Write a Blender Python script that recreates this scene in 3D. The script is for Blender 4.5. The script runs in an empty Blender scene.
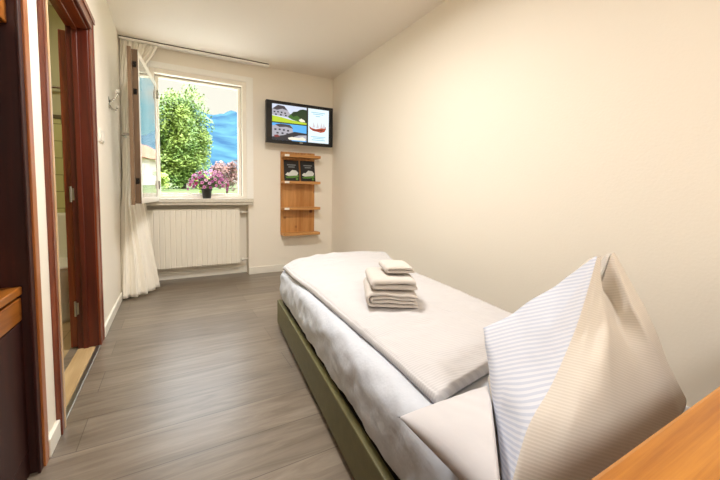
import bpy, bmesh, math, random
from mathutils import Vector, Matrix, Euler, noise
random.seed(7)
C = bpy.context.scene.collection
PI = math.pi

# ------------------------------------------------------------------ camera
XL, XR, YB, H = -0.415, 1.869, 3.72, 2.40
fw = Vector((0.443584, 0.893949, -0.063946)); rt = Vector((0.896017, -0.443913, 0.00974)); up = Vector((0.01968, 0.061617, 0.997906))
cam = bpy.data.cameras.new('camera'); cam_o = bpy.data.objects.new('camera', cam); C.objects.link(cam_o)
cam.sensor_fit = 'HORIZONTAL'; cam.sensor_width = 36; cam.lens = 320.0 / 720 * 36
cam.shift_x = (360 - 330.18) / 720; cam.shift_y = (214.53 - 240) / 720
cam.clip_start = 0.02; cam.clip_end = 6000
m = Matrix.Identity(4)
for i in range(3): m[i][0] = rt[i]; m[i][1] = up[i]; m[i][2] = -fw[i]
m.translation = (0, 0, 0.946)
cam_o.matrix_world = m
bpy.context.scene.camera = cam_o

# ------------------------------------------------------------------ view, sky, sun, added lamps
S = bpy.context.scene
S.view_settings.view_transform = 'Standard'; S.view_settings.look = 'None'
S.view_settings.gamma = 1; S.view_settings.use_curve_mapping = False
S.view_settings.exposure = 0.28
S.cycles.max_bounces = 10; S.cycles.diffuse_bounces = 6
SKY_LOW, SKY_HIGH = 0.82, 11.5
FILL_W, FILL_BACK_W = 33.0, 28.0  # powers of the two added ceiling lamps
world = bpy.data.worlds.new('sky'); S.world = world; world.use_nodes = True
nt = world.node_tree; nt.nodes.clear()
def N(t, **k):
    n = nt.nodes.new(t)
    for a, b in k.items(): setattr(n, a, b)
    return n
tc = N('ShaderNodeTexCoord'); sep = N('ShaderNodeSeparateXYZ'); nt.links.new(tc.outputs['Generated'], sep.inputs[0])
cn = N('ShaderNodeTexNoise'); cn.inputs['Scale'].default_value = 4.0; cn.inputs['Detail'].default_value = 5
mp = N('ShaderNodeMapping'); mp.inputs['Scale'].default_value = (1, 1, 2.6); mp.inputs['Location'].default_value = (0.3, 0.1, 0.0)
nt.links.new(tc.outputs['Generated'], mp.inputs[0]); nt.links.new(mp.outputs[0], cn.inputs['Vector'])
add = N('ShaderNodeMath', operation='MULTIPLY_ADD'); add.inputs[1].default_value = 1.9; add.inputs[2].default_value = -0.06
nt.links.new(sep.outputs['X'], add.inputs[0])
ad2 = N('ShaderNodeMath', operation='SUBTRACT'); nt.links.new(cn.outputs['Fac'], ad2.inputs[0]); nt.links.new(add.outputs[0], ad2.inputs[1])
cr = N('ShaderNodeValToRGB'); cr.color_ramp.elements[0].position = 0.02; cr.color_ramp.elements[1].position = 0.22
cr.color_ramp.elements[0].color = (0.30, 0.80, 0.95, 1); cr.color_ramp.elements[1].color = (1.0, 0.97, 0.84, 1)
nt.links.new(ad2.outputs[0], cr.inputs[0])
el = N('ShaderNodeMapRange', interpolation_type='SMOOTHSTEP'); el.inputs['From Min'].default_value = 0.36; el.inputs['From Max'].default_value = 0.75
el.inputs['To Min'].default_value = SKY_LOW; el.inputs['To Max'].default_value = SKY_HIGH
nt.links.new(sep.outputs['Z'], el.inputs['Value'])
zm = N('ShaderNodeMapRange'); zm.inputs['From Min'].default_value = 0.36; zm.inputs['From Max'].default_value = 0.6; nt.links.new(sep.outputs['Z'], zm.inputs['Value'])
zc = N('ShaderNodeMix', data_type='RGBA'); zc.inputs[7].default_value = (0.80, 0.90, 1.0, 1); nt.links.new(zm.outputs[0], zc.inputs[0]); nt.links.new(cr.outputs[0], zc.inputs[6])
bg = N('ShaderNodeBackground'); nt.links.new(zc.outputs[2], bg.inputs['Color']); nt.links.new(el.outputs[0], bg.inputs['Strength'])
wo = N('ShaderNodeOutputWorld'); nt.links.new(bg.outputs[0], wo.inputs[0])

sun = bpy.data.lights.new('sun', 'SUN'); sun.energy = 1.6; sun.angle = 0.01; sun.color = (1, 0.95, 0.85)
sun_o = bpy.data.objects.new('sun', sun); C.objects.link(sun_o)
sun_o.rotation_euler = Vector((0.45, -0.55, 0.72)).to_track_quat('Z', 'Y').to_euler()
# sampling portal in the open window (gives no light of its own)
pl = bpy.data.lights.new('window_portal', 'AREA'); pl.shape = 'RECTANGLE'; pl.size = 0.95; pl.size_y = 1.2; pl.cycles.is_portal = True
pl_o = bpy.data.objects.new('window_portal', pl); C.objects.link(pl_o); pl_o.location = (0.29, 3.93, 1.52); pl_o.rotation_euler = (-PI / 2, 0, 0)

# ------------------------------------------------------------------ helpers
def lin(r, g, b):
    f = lambda c: (c / 255 / 12.92) if c / 255 <= 0.04045 else ((c / 255 + 0.055) / 1.055) ** 2.4
    return (f(r), f(g), f(b), 1)
MATS = {}
def mat(name, col, rough=0.6, metal=0.0, col2=None, scale=(8, 8, 8), nscale=1.0, bump=0.0, bscale=60, emit=None, estr=1.0, spec=0.5,
        trans=0.0, detail=4, sheen=0.0, lo=0.35, hi=0.65, coat=0.0, sss=0.0):
    M = bpy.data.materials.new(name); M.use_nodes = True
    t = M.node_tree; b = t.nodes['Principled BSDF']
    b.inputs['Base Color'].default_value = col; b.inputs['Roughness'].default_value = rough; b.inputs['Metallic'].default_value = metal
    b.inputs['Specular IOR Level'].default_value = spec
    if trans: b.inputs['Transmission Weight'].default_value = trans
    if sheen: b.inputs['Sheen Weight'].default_value = sheen
    if coat: b.inputs['Coat Weight'].default_value = coat; b.inputs['Coat Roughness'].default_value = 0.15
    co = t.nodes.new('ShaderNodeTexCoord')
    if col2:
        mpn = t.nodes.new('ShaderNodeMapping'); mpn.inputs['Scale'].default_value = scale
        no = t.nodes.new('ShaderNodeTexNoise'); no.inputs['Scale'].default_value = nscale; no.inputs['Detail'].default_value = detail
        ra = t.nodes.new('ShaderNodeValToRGB'); ra.color_ramp.elements[0].position = lo; ra.color_ramp.elements[1].position = hi
        ra.color_ramp.elements[0].color = col; ra.color_ramp.elements[1].color = col2
        t.links.new(co.outputs['Object'], mpn.inputs[0]); t.links.new(mpn.outputs[0], no.inputs['Vector'])
        t.links.new(no.outputs['Fac'], ra.inputs[0]); t.links.new(ra.outputs[0], b.inputs['Base Color'])
    if bump:
        no2 = t.nodes.new('ShaderNodeTexNoise'); no2.inputs['Scale'].default_value = bscale; no2.inputs['Detail'].default_value = 3
        bu = t.nodes.new('ShaderNodeBump'); bu.inputs['Strength'].default_value = bump; bu.inputs['Distance'].default_value = 0.01
        t.links.new(co.outputs['Object'], no2.inputs['Vector']); t.links.new(no2.outputs['Fac'], bu.inputs['Height']); t.links.new(bu.outputs[0], b.inputs['Normal'])
    if emit:
        b.inputs['Emission Color'].default_value = emit; b.inputs['Emission Strength'].default_value = estr
    MATS[name] = M
    return M

def wood(name, dark, light, axis, freq=9.0, rough=0.4, coat=0.0, knots=False, along=0.22, dist=0.6):
    """grain along the given axis (0,1,2)"""
    M = bpy.data.materials.new(name); M.use_nodes = True; t = M.node_tree; b = t.nodes['Principled BSDF']
    b.inputs['Roughness'].default_value = rough
    if coat: b.inputs['Coat Weight'].default_value = coat; b.inputs['Coat Roughness'].default_value = 0.2
    co = t.nodes.new('ShaderNodeTexCoord'); mpn = t.nodes.new('ShaderNodeMapping')
    sc = [freq * 4] * 3; sc[axis] = freq * along; mpn.inputs['Scale'].default_value = sc
    no = t.nodes.new('ShaderNodeTexNoise'); no.inputs['Scale'].default_value = 1; no.inputs['Detail'].default_value = 6; no.inputs['Roughness'].default_value = 0.65
    no.inputs['Distortion'].default_value = dist
    ra = t.nodes.new('ShaderNodeValToRGB'); ra.color_ramp.elements[0].position = 0.36; ra.color_ramp.elements[1].position = 0.64
    ra.color_ramp.elements[0].color = dark; ra.color_ramp.elements[1].color = light
    t.links.new(co.outputs['Object'], mpn.inputs[0]); t.links.new(mpn.outputs[0], no.inputs['Vector']); t.links.new(no.outputs['Fac'], ra.inputs[0])
    out = ra.outputs[0]
    if knots:
        vo = t.nodes.new('ShaderNodeTexVoronoi'); vo.inputs['Scale'].default_value = 5.5; vo.inputs['Randomness'].default_value = 1
        r2 = t.nodes.new('ShaderNodeValToRGB'); r2.color_ramp.elements[0].position = 0.07; r2.color_ramp.elements[1].position = 0.16
        r2.color_ramp.elements[0].color = (0.28, 0.16, 0.09, 1); r2.color_ramp.elements[1].color = (1, 1, 1, 1)
        mx = t.nodes.new('ShaderNodeMix'); mx.data_type = 'RGBA'; mx.blend_type = 'MULTIPLY'; mx.inputs[0].default_value = 1
        t.links.new(co.outputs['Object'], vo.inputs['Vector']); t.links.new(vo.outputs['Distance'], r2.inputs[0])
        t.links.new(out, mx.inputs[6]); t.links.new(r2.outputs[0], mx.inputs[7]); out = mx.outputs[2]
    t.links.new(out, b.inputs['Base Color'])
    MATS[name] = M; return M

def stripes(name, c1, c2, direction, period, rough=0.75, bump=0.25):
    """satin-stripe linen: fine bands square to `direction` in object space"""
    M = bpy.data.materials.new(name); M.use_nodes = True; t = M.node_tree; b = t.nodes['Principled BSDF']
    b.inputs['Roughness'].default_value = rough; b.inputs['Sheen Weight'].default_value = 0.15
    co = t.nodes.new('ShaderNodeTexCoord'); dt = t.nodes.new('ShaderNodeVectorMath'); dt.operation = 'DOT_PRODUCT'
    d = Vector(direction).normalized() * (2 * PI / period); dt.inputs[1].default_value = d
    si = t.nodes.new('ShaderNodeMath'); si.operation = 'SINE'
    ra = t.nodes.new('ShaderNodeValToRGB'); ra.color_ramp.elements[0].position = 0.35; ra.color_ramp.elements[1].position = 0.65
    mr = t.nodes.new('ShaderNodeMapRange'); mr.inputs['From Min'].default_value = -1
    ra.color_ramp.elements[0].color = c1; ra.color_ramp.elements[1].color = c2
    t.links.new(co.outputs['Object'], dt.inputs[0]); t.links.new(dt.outputs['Value'], si.inputs[0]); t.links.new(si.outputs[0], mr.inputs['Value'])
    t.links.new(mr.outputs[0], ra.inputs[0]); t.links.new(ra.outputs[0], b.inputs['Base Color'])
    bu = t.nodes.new('ShaderNodeBump'); bu.inputs['Strength'].default_value = bump; bu.inputs['Distance'].default_value = 0.001
    t.links.new(mr.outputs[0], bu.inputs['Height']); t.links.new(bu.outputs[0], b.inputs['Normal'])
    MATS[name] = M; return M

def obj(name, bm, material, parent=None, smooth=False, kind=None, loc=None, bevel=0.0):
    me = bpy.data.meshes.new(name)
    bmesh.ops.recalc_face_normals(bm, faces=bm.faces[:])
    bm.to_mesh(me); bm.free()
    for mm in (material if isinstance(material, (list, tuple)) else [material]): me.materials.append(mm)
    if smooth:
        for p in me.polygons: p.use_smooth = True
    o = bpy.data.objects.new(name, me); C.objects.link(o)
    if parent: o.parent = parent
    if loc: o.location = loc
    if kind: o['kind'] = kind
    if bevel:
        b = o.modifiers.new('bevel', 'BEVEL'); b.width = bevel; b.segments = 2; b.limit_method = 'ANGLE'; b.angle_limit = 0.9
    return o
def tag(o, label, cat, group=None, kind=None):
    o['label'] = label; o['category'] = cat
    if group: o['group'] = group
    if kind: o['kind'] = kind
    return o
def thing(name, label, cat, loc=(0, 0, 0), rotz=0, group=None):
    o = bpy.data.objects.new(name, None); C.objects.link(o); o.empty_display_size = 0.05
    o.location = loc; o.rotation_euler = (0, 0, rotz)
    return tag(o, label, cat, group)
def B(): return bmesh.new()
def box(bm, x0, x1, y0, y1, z0, z1, mi=0):
    vs = [bm.verts.new((x, y, z)) for x in (x0, x1) for y in (y0, y1) for z in (z0, z1)]
    for f in ((0, 1, 3, 2), (4, 6, 7, 5), (0, 4, 5, 1), (2, 3, 7, 6), (0, 2, 6, 4), (1, 5, 7, 3)):
        bm.faces.new([vs[i] for i in f]).material_index = mi
    return vs
def tube(bm, pts, r, n=10, cap=True):
    pts = [Vector(p) for p in pts]; rings = []
    rs = r if isinstance(r, (list, tuple)) else [r] * len(pts)
    for i, p in enumerate(pts):
        d = (pts[min(i + 1, len(pts) - 1)] - pts[max(i - 1, 0)]).normalized()
        a = d.orthogonal().normalized() if i == 0 else (a - d * a.dot(d)).normalized()
        c = d.cross(a)
        rings.append([bm.verts.new(p + (a * math.cos(2 * PI * k / n) + c * math.sin(2 * PI * k / n)) * rs[i]) for k in range(n)])
    for i in range(len(rings) - 1):
        for k in range(n): bm.faces.new((rings[i][k], rings[i][(k + 1) % n], rings[i + 1][(k + 1) % n], rings[i + 1][k]))
    if cap: bm.faces.new(rings[0]); bm.faces.new(rings[-1])
def lathe(bm, prof, n=28, center=(0, 0, 0), sx=1, sy=1):
    rings = []
    for r, z in prof:
        rings.append([bm.verts.new((center[0] + r * sx * math.cos(2 * PI * k / n), center[1] + r * sy * math.sin(2 * PI * k / n), center[2] + z)) for k in range(n)])
    for i in range(len(rings) - 1):
        for k in range(n): bm.faces.new((rings[i][k], rings[i][(k + 1) % n], rings[i + 1][(k + 1) % n], rings[i + 1][k]))
    bm.faces.new(rings[0]); bm.faces.new(rings[-1])
def prism(bm, poly, y0, y1, mi=0):
    """polygon in (x,z), pushed from y0 to y1"""
    a = [bm.verts.new((p[0], y0, p[1])) for p in poly]; b = [bm.verts.new((p[0], y1, p[1])) for p in poly]
    n = len(poly)
    bm.faces.new(a).material_index = mi; bm.faces.new(b).material_index = mi
    for i in range(n): bm.faces.new((a[i], a[(i + 1) % n], b[(i + 1) % n], b[i])).material_index = mi
def soft_box(sx, sy, sz, r, nx, ny, nz, fn=None):
    """rounded box, origin at its min corner; fn displaces each vertex"""
    def ticks(s, n):
        inner = [r + (s - 2 * r) * i / n for i in range(n + 1)]
        e = [0, r * 0.25, r * 0.5, r * 0.75]
        return e + inner + [s - q for q in reversed(e)]
    X, Y, Z = ticks(sx, nx), ticks(sy, ny), ticks(sz, nz)
    bm = B(); cache = {}
    def V(x, y, z):
        k = (round(x, 6), round(y, 6), round(z, 6))
        if k not in cache:
            q = Vector((min(max(x, r), sx - r), min(max(y, r), sy - r), min(max(z, r), sz - r)))
            d = Vector((x, y, z)) - q
            p = q + (d.normalized() * r if d.length > 1e-9 else d)
            if fn: p = fn(p)
            cache[k] = bm.verts.new(p)
        return cache[k]
    def grid(A, Bq, f):
        for i in range(len(A) - 1):
            for j in range(len(Bq) - 1):
                bm.faces.new((V(*f(A[i], Bq[j])), V(*f(A[i + 1], Bq[j])), V(*f(A[i + 1], Bq[j + 1])), V(*f(A[i], Bq[j + 1]))))
    for z in (0, sz): grid(X, Y, lambda a, b: (a, b, z))
    for y in (0, sy): grid(X, Z, lambda a, b: (a, y, b))
    for x in (0, sx): grid(Y, Z, lambda a, b: (x, a, b))
    return bm
def nz(p, s, seed=0.0): return noise.noise(Vector((p[0] * s + seed, p[1] * s + seed * 1.7, (p[2] if len(p) > 2 else 0) * s - seed)))
def interp(pts, t):
    """polyline of vectors at evenly spaced t"""
    n = len(pts) - 1; x = min(max(t, 0), 1) * n; i = min(int(x), n - 1); f = x - i
    return pts[i].lerp(pts[i + 1], f)
def smooth_curve(pts, t):
    n = len(pts) - 1; x = min(max(t, 0), 1) * n; i = min(int(x), n - 1); f = x - i
    p0, p1, p2, p3 = pts[max(i - 1, 0)], pts[i], pts[i + 1], pts[min(i + 2, n)]
    return 0.5 * ((2 * p1) + (p2 - p0) * f + (2 * p0 - 5 * p1 + 4 * p2 - p3) * f * f + (3 * p1 - p0 - 3 * p2 + p3) * f ** 3)

# ------------------------------------------------------------------ materials
plaster = mat('plaster', lin(244, 237, 223), 0.9, bump=0.08, bscale=90, spec=0.2)
ceil_m = mat('ceiling_paint', lin(240, 232, 220), 0.95, bump=0.05, bscale=60, spec=0.1)
white_paint = mat('white_paint', lin(250, 248, 240), 0.45, spec=0.4)
white_gloss = mat('white_gloss', lin(246, 240, 226), 0.3)
trim_white = mat('trim_white', lin(238, 234, 222), 0.4)
sill_m = mat('sill_stone', lin(222, 216, 202), 0.35, col2=lin(208, 201, 186), nscale=14)
red_wood = wood('mahogany', lin(90, 32, 11), lin(140, 66, 28), 2, 7, 0.32, 0.3)
red_wood_y = wood('mahogany_level', lin(90, 32, 11), lin(140, 66, 28), 1, 7, 0.32, 0.3)
jamb_wood = wood('jamb_mahogany', lin(66, 18, 8), lin(100, 34, 16), 2, 7, 0.35, 0.2)
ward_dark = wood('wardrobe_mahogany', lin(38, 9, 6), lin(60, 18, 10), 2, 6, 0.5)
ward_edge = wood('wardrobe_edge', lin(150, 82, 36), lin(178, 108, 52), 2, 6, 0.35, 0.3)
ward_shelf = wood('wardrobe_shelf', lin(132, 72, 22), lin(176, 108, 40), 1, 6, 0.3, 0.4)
pine = wood('knotty_pine', lin(172, 114, 54), lin(206, 150, 86), 2, 5, 0.5, knots=True)
pine_x = wood('knotty_pine_level', lin(176, 118, 58), lin(210, 156, 92), 0, 5, 0.5)
oak = wood('honey_oak', lin(152, 90, 20), lin(192, 128, 44), 0, 16, 0.4, 0.1, along=0.10, dist=0.15)
sash_wood = wood('sash_wood', lin(88, 66, 46), lin(112, 88, 64), 2, 8, 0.5)
sash_wood2 = wood('sash_wood_pale', lin(112, 88, 64), lin(134, 108, 82), 2, 8, 0.5)
olive = mat('olive_leatherette', lin(96, 91, 50), 0.5, bump=0.1, bscale=220, col2=lin(104, 99, 56), nscale=3)
linen = mat('white_linen', lin(238, 236, 234), 0.8, sheen=0.15, bump=0.12, bscale=26)
sheet_m = mat('bed_sheet', lin(203, 208, 217), 0.8, sheen=0.15, bump=0.35, bscale=17)
pillow_m = mat('pillow_cotton', lin(211, 209, 211), 0.75, sheen=0.2, bump=0.1, bscale=18)
towel_m = mat('terry_towel', lin(218, 211, 203), 0.95, bump=0.5, bscale=420, sheen=0.3)
curtain_m = mat('curtain_cloth', lin(248, 243, 231), 0.9, sheen=0.2)
chrome = mat('chrome', lin(200, 198, 190), 0.22, 1.0)
steel = mat('brushed_steel', lin(170, 165, 155), 0.35, 1.0)
black = mat('black_plastic', lin(16, 15, 17), 0.3)
dark_metal = mat('dark_metal', lin(40, 36, 32), 0.4, 0.7)
glass_m = mat('pane_glass', (1, 1, 1, 1), 0.0, trans=1.0); glass_m.node_tree.nodes['Principled BSDF'].inputs['IOR'].default_value = 1.5
plastic_w = mat('white_plastic', lin(240, 236, 224), 0.35)

# floor planks, boards lie along X
def plank_mat():
    M = bpy.data.materials.new('grey_oak_planks'); M.use_nodes = True; t = M.node_tree; b = t.nodes['Principled BSDF']
    L = t.links.new
    co = t.nodes.new('ShaderNodeTexCoord')
    mpn = t.nodes.new('ShaderNodeMapping'); mpn.inputs['Location'].default_value = (0.33, -0.035, 0)
    br = t.nodes.new('ShaderNodeTexBrick'); br.inputs['Scale'].default_value = 1; br.offset = 0.28; br.offset_frequency = 2
    br.inputs['Brick Width'].default_value = 1.25; br.inputs['Row Height'].default_value = 0.195; br.inputs['Mortar Size'].default_value = 0.0016
    br.inputs['Mortar Smooth'].default_value = 0.3; br.inputs['Bias'].default_value = 0
    br.inputs['Color1'].default_value = (0.82, 0.82, 0.82, 1); br.inputs['Color2'].default_value = (1.12, 1.12, 1.12, 1); br.inputs['Mortar'].default_value = (0.42, 0.40, 0.38, 1)
    L(co.outputs['Object'], mpn.inputs[0]); L(mpn.outputs[0], br.inputs['Vector'])
    m2 = t.nodes.new('ShaderNodeMapping'); m2.inputs['Scale'].default_value = (1.3, 14, 1); L(co.outputs['Object'], m2.inputs[0])
    no = t.nodes.new('ShaderNodeTexNoise'); no.inputs['Scale'].default_value = 1.6; no.inputs['Detail'].default_value = 7; no.inputs['Roughness'].default_value = 0.65; no.inputs['Distortion'].default_value = 0.9
    L(m2.outputs[0], no.inputs['Vector'])
    ra = t.nodes.new('ShaderNodeValToRGB'); ra.color_ramp.elements[0].position = 0.3; ra.color_ramp.elements[1].position = 0.7
    ra.color_ramp.elements[0].color = lin(98, 84, 69); ra.color_ramp.elements[1].color = lin(138, 126, 111)
    L(no.outputs['Fac'], ra.inputs[0])
    mx = t.nodes.new('ShaderNodeMix'); mx.data_type = 'RGBA'; mx.blend_type = 'MULTIPLY'; mx.inputs[0].default_value = 1
    L(ra.outputs[0], mx.inputs[6]); L(br.outputs['Color'], mx.inputs[7]); L(mx.outputs[2], b.inputs['Base Color'])
    b.inputs['Coat Weight'].default_value = 0.35; b.inputs['Coat Roughness'].default_value = 0.28; b.inputs['Roughness'].default_value = 0.34; b.inputs['Specular IOR Level'].default_value = 0.55
    bu = t.nodes.new('ShaderNodeBump'); bu.inputs['Strength'].default_value = 0.25; bu.inputs['Distance'].default_value = 0.002
    L(no.outputs['Fac'], bu.inputs['Height']); L(bu.outputs[0], b.inputs['Normal'])
    return M
planks = plank_mat()
def brick_mat(name, c1, c2, mortar, w, h, mort, rough, axis='xz', off=0.5):
    M = bpy.data.materials.new(name); M.use_nodes = True; t = M.node_tree; b = t.nodes['Principled BSDF']; L = t.links.new
    co = t.nodes.new('ShaderNodeTexCoord'); se = t.nodes.new('ShaderNodeSeparateXYZ'); cb = t.nodes.new('ShaderNodeCombineXYZ')
    L(co.outputs['Object'], se.inputs[0]); L(se.outputs[axis[0].upper()], cb.inputs[0]); L(se.outputs[axis[1].upper()], cb.inputs[1])
    br = t.nodes.new('ShaderNodeTexBrick'); br.inputs['Scale'].default_value = 1; br.offset = off
    br.inputs['Brick Width'].default_value = w; br.inputs['Row Height'].default_value = h; br.inputs['Mortar Size'].default_value = mort
    br.inputs['Color1'].default_value = c1; br.inputs['Color2'].default_value = c2; br.inputs['Mortar'].default_value = mortar
    L(cb.outputs[0], br.inputs['Vector']); L(br.outputs['Color'], b.inputs['Base Color']); b.inputs['Roughness'].default_value = rough
    return M
tile_wall = brick_mat('green_wall_tiles', lin(190, 188, 128), lin(200, 196, 138), lin(150, 146, 100), 0.26, 0.135, 0.004, 0.25)
bath_floor_m = brick_mat('beige_bath_tiles', lin(176, 150, 112), lin(188, 162, 124), lin(140, 118, 88), 0.9, 0.16, 0.003, 0.35, 'yx')

# ------------------------------------------------------------------ the room shell
YN = -1.9            # wall behind the camera
def struct(name, bm, m, **k): return obj(name, bm, m, kind='structure', **k)
b = B(); box(b, XL - 0.15, XR + 0.15, YN - 0.15, YB + 0.32, -0.12, 0); struct('floor', b, planks)
b = B(); box(b, XL - 1.3, XR + 0.15, YN - 0.15, YB + 0.32, H, H + 0.15); struct('ceiling', b, ceil_m)
b = B(); box(b, XR, XR + 0.15, YN, YB + 0.32, 0, H); struct('wall_right', b, plaster)
b = B(); box(b, XL - 1.3, XR, YN - 0.15, YN, 0, H); struct('wall_behind', b, plaster)
# window wall: hole for the window, niche for the radiator below the sill
NX0, NX1, NY = -0.30, 0.795, 3.85
WX0, WX1, WZ0, WZ1 = -0.175, 0.775, 0.865, 2.185      # rough opening
b = B(); box(b, NX1, XR, YB, YB + 0.32, 0, H); struct('wall_back', b, plaster)
b = B(); box(b, XL - 0.15, NX0, YB, YB + 0.32, 0, H); struct('wall_back_corner', b, plaster)
b = B(); box(b, NX0, NX1, NY, YB + 0.32, 0, WZ0 - 0.045); struct('wall_back_niche', b, plaster)
b = B()
box(b, NX0, WX0, YB, YB + 0.32, WZ0 - 0.045, H)
box(b, WX1, NX1, YB, YB + 0.32, WZ0 - 0.045, H)
box(b, WX0, WX1, YB, YB + 0.32, WZ1, H)
box(b, WX0, WX1, 3.80, YB + 0.32, WZ0 - 0.045, WZ0 + 0.02)
struct('wall_back_window_surround', b, plaster)
# left wall with the doorway to the bathroom
DY0, DY1, DZ = 1.565, 2.352, 1.90
b = B()
box(b, XL - 0.10, XL, DY1, YB, 0, H)
box(b, XL - 0.10, XL, 1.405, DY0, 0, H)
box(b, XL - 0.10, XL, DY0, DY1, DZ, H)
box(b, XL - 0.15, XL, YN, -0.2, 0, H)
struct('wall_left', b, plaster)

# baseboards
b = B(); box(b, NX1, XR, YB - 0.014, YB, 0, 0.085); struct('baseboard_back', b, trim_white, bevel=0.003)
b = B(); box(b, NX0, NX1, NY - 0.012, NY, 0, 0.075); struct('baseboard_niche', b, trim_white, bevel=0.003)
b = B(); box(b, XL, XL + 0.014, 2.464, YB, 0, 0.068); struct('baseboard_left', b, trim_white, bevel=0.003)
b = B(); box(b, XL, XL + 0.014, 1.405, 1.520, 0, 0.068); struct('baseboard_left_stub', b, trim_white, bevel=0.003)
b = B(); box(b, XR - 0.014, XR, YN, YB - 0.014, 0, 0.085); struct('baseboard_right', b, trim_white, bevel=0.003)

# ------------------------------------------------------------------ bathroom behind the door
BX0, BX1, BY0, BY1 = -1.6, XL - 0.10, 1.42, 3.30
b = B(); box(b, BX0, BX1, BY0, BY1, -0.12, -0.004); struct('floor_bathroom', b, bath_floor_m)
b = B(); box(b, BX0, BX1, BY1, BY1 + 0.1, 0, 1.54); struct('wall_bathroom_back_tiled', b, tile_wall)
b = B(); box(b, BX0, BX1, BY1 + 0.01, BY1 + 0.1, 1.54, H); struct('wall_bathroom_back', b, mat('bath_plaster', lin(190, 186, 150), 0.8))
b = B(); box(b, BX0 - 0.1, BX0, BY0, BY1 + 0.1, 0, H); struct('wall_bathroom_side', b, tile_wall)
b = B(); box(b, BX0 - 0.1, BX1, BY0 - 0.015, BY0, 0, H); struct('wall_bathroom_front', b, MATS['bath_plaster'])
b = B(); box(b, BX0, BX1, BY1 - 0.008, BY1, 1.525, 1.555); struct('trim_1', b, mat('tile_border', lin(96, 84, 56), 0.3), bevel=0.002)
t = thing('towel_rail', 'chrome towel rail high on the bathroom wall above the green tiles', 'towel rail', (-0.95, BY1 + 0.01, 1.76))
b = B(); tube(b, [(-0.3, -0.05, 0), (0.32, -0.05, 0)], 0.011); obj('bar', b, chrome, t, True)
for x in (-0.28, 0.30):
    b = B(); tube(b, [(x, 0, 0), (x, -0.05, 0)], 0.008); obj('bracket', b, chrome, t, True)
t = thing('toilet', 'white toilet seen through the open bathroom door', 'toilet', (-0.765, 2.99, -0.004))
cer = mat('ceramic', lin(236, 232, 216), 0.15, coat=0.4)
b = B(); lathe(b, [(0.115, 0), (0.12, 0.04), (0.10, 0.14), (0.12, 0.24), (0.165, 0.34), (0.182, 0.385), (0.18, 0.40)], 32, (0, 0, 0), 1, 1.18); obj('bowl', b, cer, t, True)
b = B(); lathe(b, [(0.185, 0.402), (0.192, 0.412), (0.188, 0.425), (0.15, 0.43), (0.01, 0.431)], 32, (0, 0, 0), 1, 1.18); obj('seat', b, plastic_w, t, True)
b = B(); box(b, -0.19, 0.15, 0.19, 0.305, 0.40, 0.78); obj('cistern', b, cer, t, bevel=0.02)
b = B(); box(b, -0.09, 0.09, 0.10, 0.305, 0.0, 0.40); obj('pedestal', b, cer, t, bevel=0.02)

t = thing('added_bathroom_lamp', 'small round lamp added on the bathroom ceiling, out of sight', 'lamp', (-1.0, 2.3, H))  # unseen lamp, added to brighten the dark bathroom
b = B(); lathe(b, [(0.11, 0), (0.12, -0.03), (0.10, -0.06), (0.01, -0.075)], 28); obj('diffuser', b, mat('bath_fill_glow', (0.1, 0.1, 0.1, 1), 0.4, emit=(1, 0.93, 0.74, 1), estr=2.0), t, True)
la = bpy.data.lights.new('bathroom_fill', 'AREA'); la.shape = 'DISK'; la.size = 0.2; la.energy = 7; la.color = (1, 0.93, 0.76)
lo_ = bpy.data.objects.new('bathroom_fill', la); C.objects.link(lo_); lo_.parent = t; lo_.location = (0, 0, -0.08)

# door frame, deep jambs, leaf swung right back into the bathroom
d = bpy.data.objects.new('door_1', None); C.objects.link(d); d['kind'] = 'structure'
def arch(y0, y1, z0, z1):
    b = B(); box(b, XL - 0.0, XL + 0.016, y0, y1, z0, z1)
    return b
b = B(); box(b, XL, XL + 0.008, 2.342, 2.462, 0, 1.975); box(b, XL + 0.008, XL + 0.011, 2.425, 2.455, 0, 1.965); box(b, XL + 0.008, XL + 0.010, 2.348, 2.372, 0, 1.90); obj('casing', b, red_wood, d, bevel=0.003)
b = arch(1.522, 1.560, 0, 1.975); box(b, XL + 0.016, XL + 0.019, 1.522, 1.532, 0, 1.975); obj('casing', b, red_wood, d, bevel=0.003)
b = B(); box(b, XL, XL + 0.018, 1.5605, 1.578, 0, 1.885); o = obj('casing_bead', b, wood('pale_bead', lin(196, 160, 116), lin(216, 184, 142), 2, 6, 0.3, 0.4), d, bevel=0.003); o['label'] = 'pale wooden bead'
b = arch(1.560, 2.342, 1.885, 1.975); box(b, XL + 0.016, XL + 0.023, 1.532, 2.425, 1.945, 1.975); box(b, XL + 0.016, XL + 0.02, 1.579, 2.348, 1.885, 1.905); obj('header_casing', b, red_wood_y, d, bevel=0.003)
b = B(); box(b, XL - 0.104, XL, 2.337, 2.352, 0, 1.9); box(b, XL - 0.075, XL - 0.05, 2.327, 2.337, 0, 1.89); obj('jamb', b, jamb_wood, d, bevel=0.003)
b = B(); box(b, XL - 0.104, XL, 1.565, 1.583, 0, 1.9); obj('jamb', b, jamb_wood, d, bevel=0.003)
b = B(); box(b, XL - 0.104, XL, 1.583, 2.337, 1.878, 1.9); box(b, XL - 0.075, XL - 0.05, 1.583, 2.337, 1.866, 1.878); obj('head_jamb', b, red_wood_y, d, bevel=0.003)
b = B(); box(b, XL - 0.014, XL + 0.008, 1.583, 2.337, 0, 0.007); obj('threshold_strip', b, steel, d, bevel=0.002)
b = B(); box(b, XL - 0.104, XL - 0.022, 1.583, 2.337, -0.003, 0.004); box(b, XL - 0.022, XL - 0.014, 1.583, 2.337, -0.003, 0.001); obj('threshold_board', b, wood('beige_threshold', lin(176, 146, 104), lin(196, 168, 126), 1, 6), d)
b = B(); box(b, -0.018, 0.018, 0.0, 0.70, 0.01, 1.86)
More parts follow.
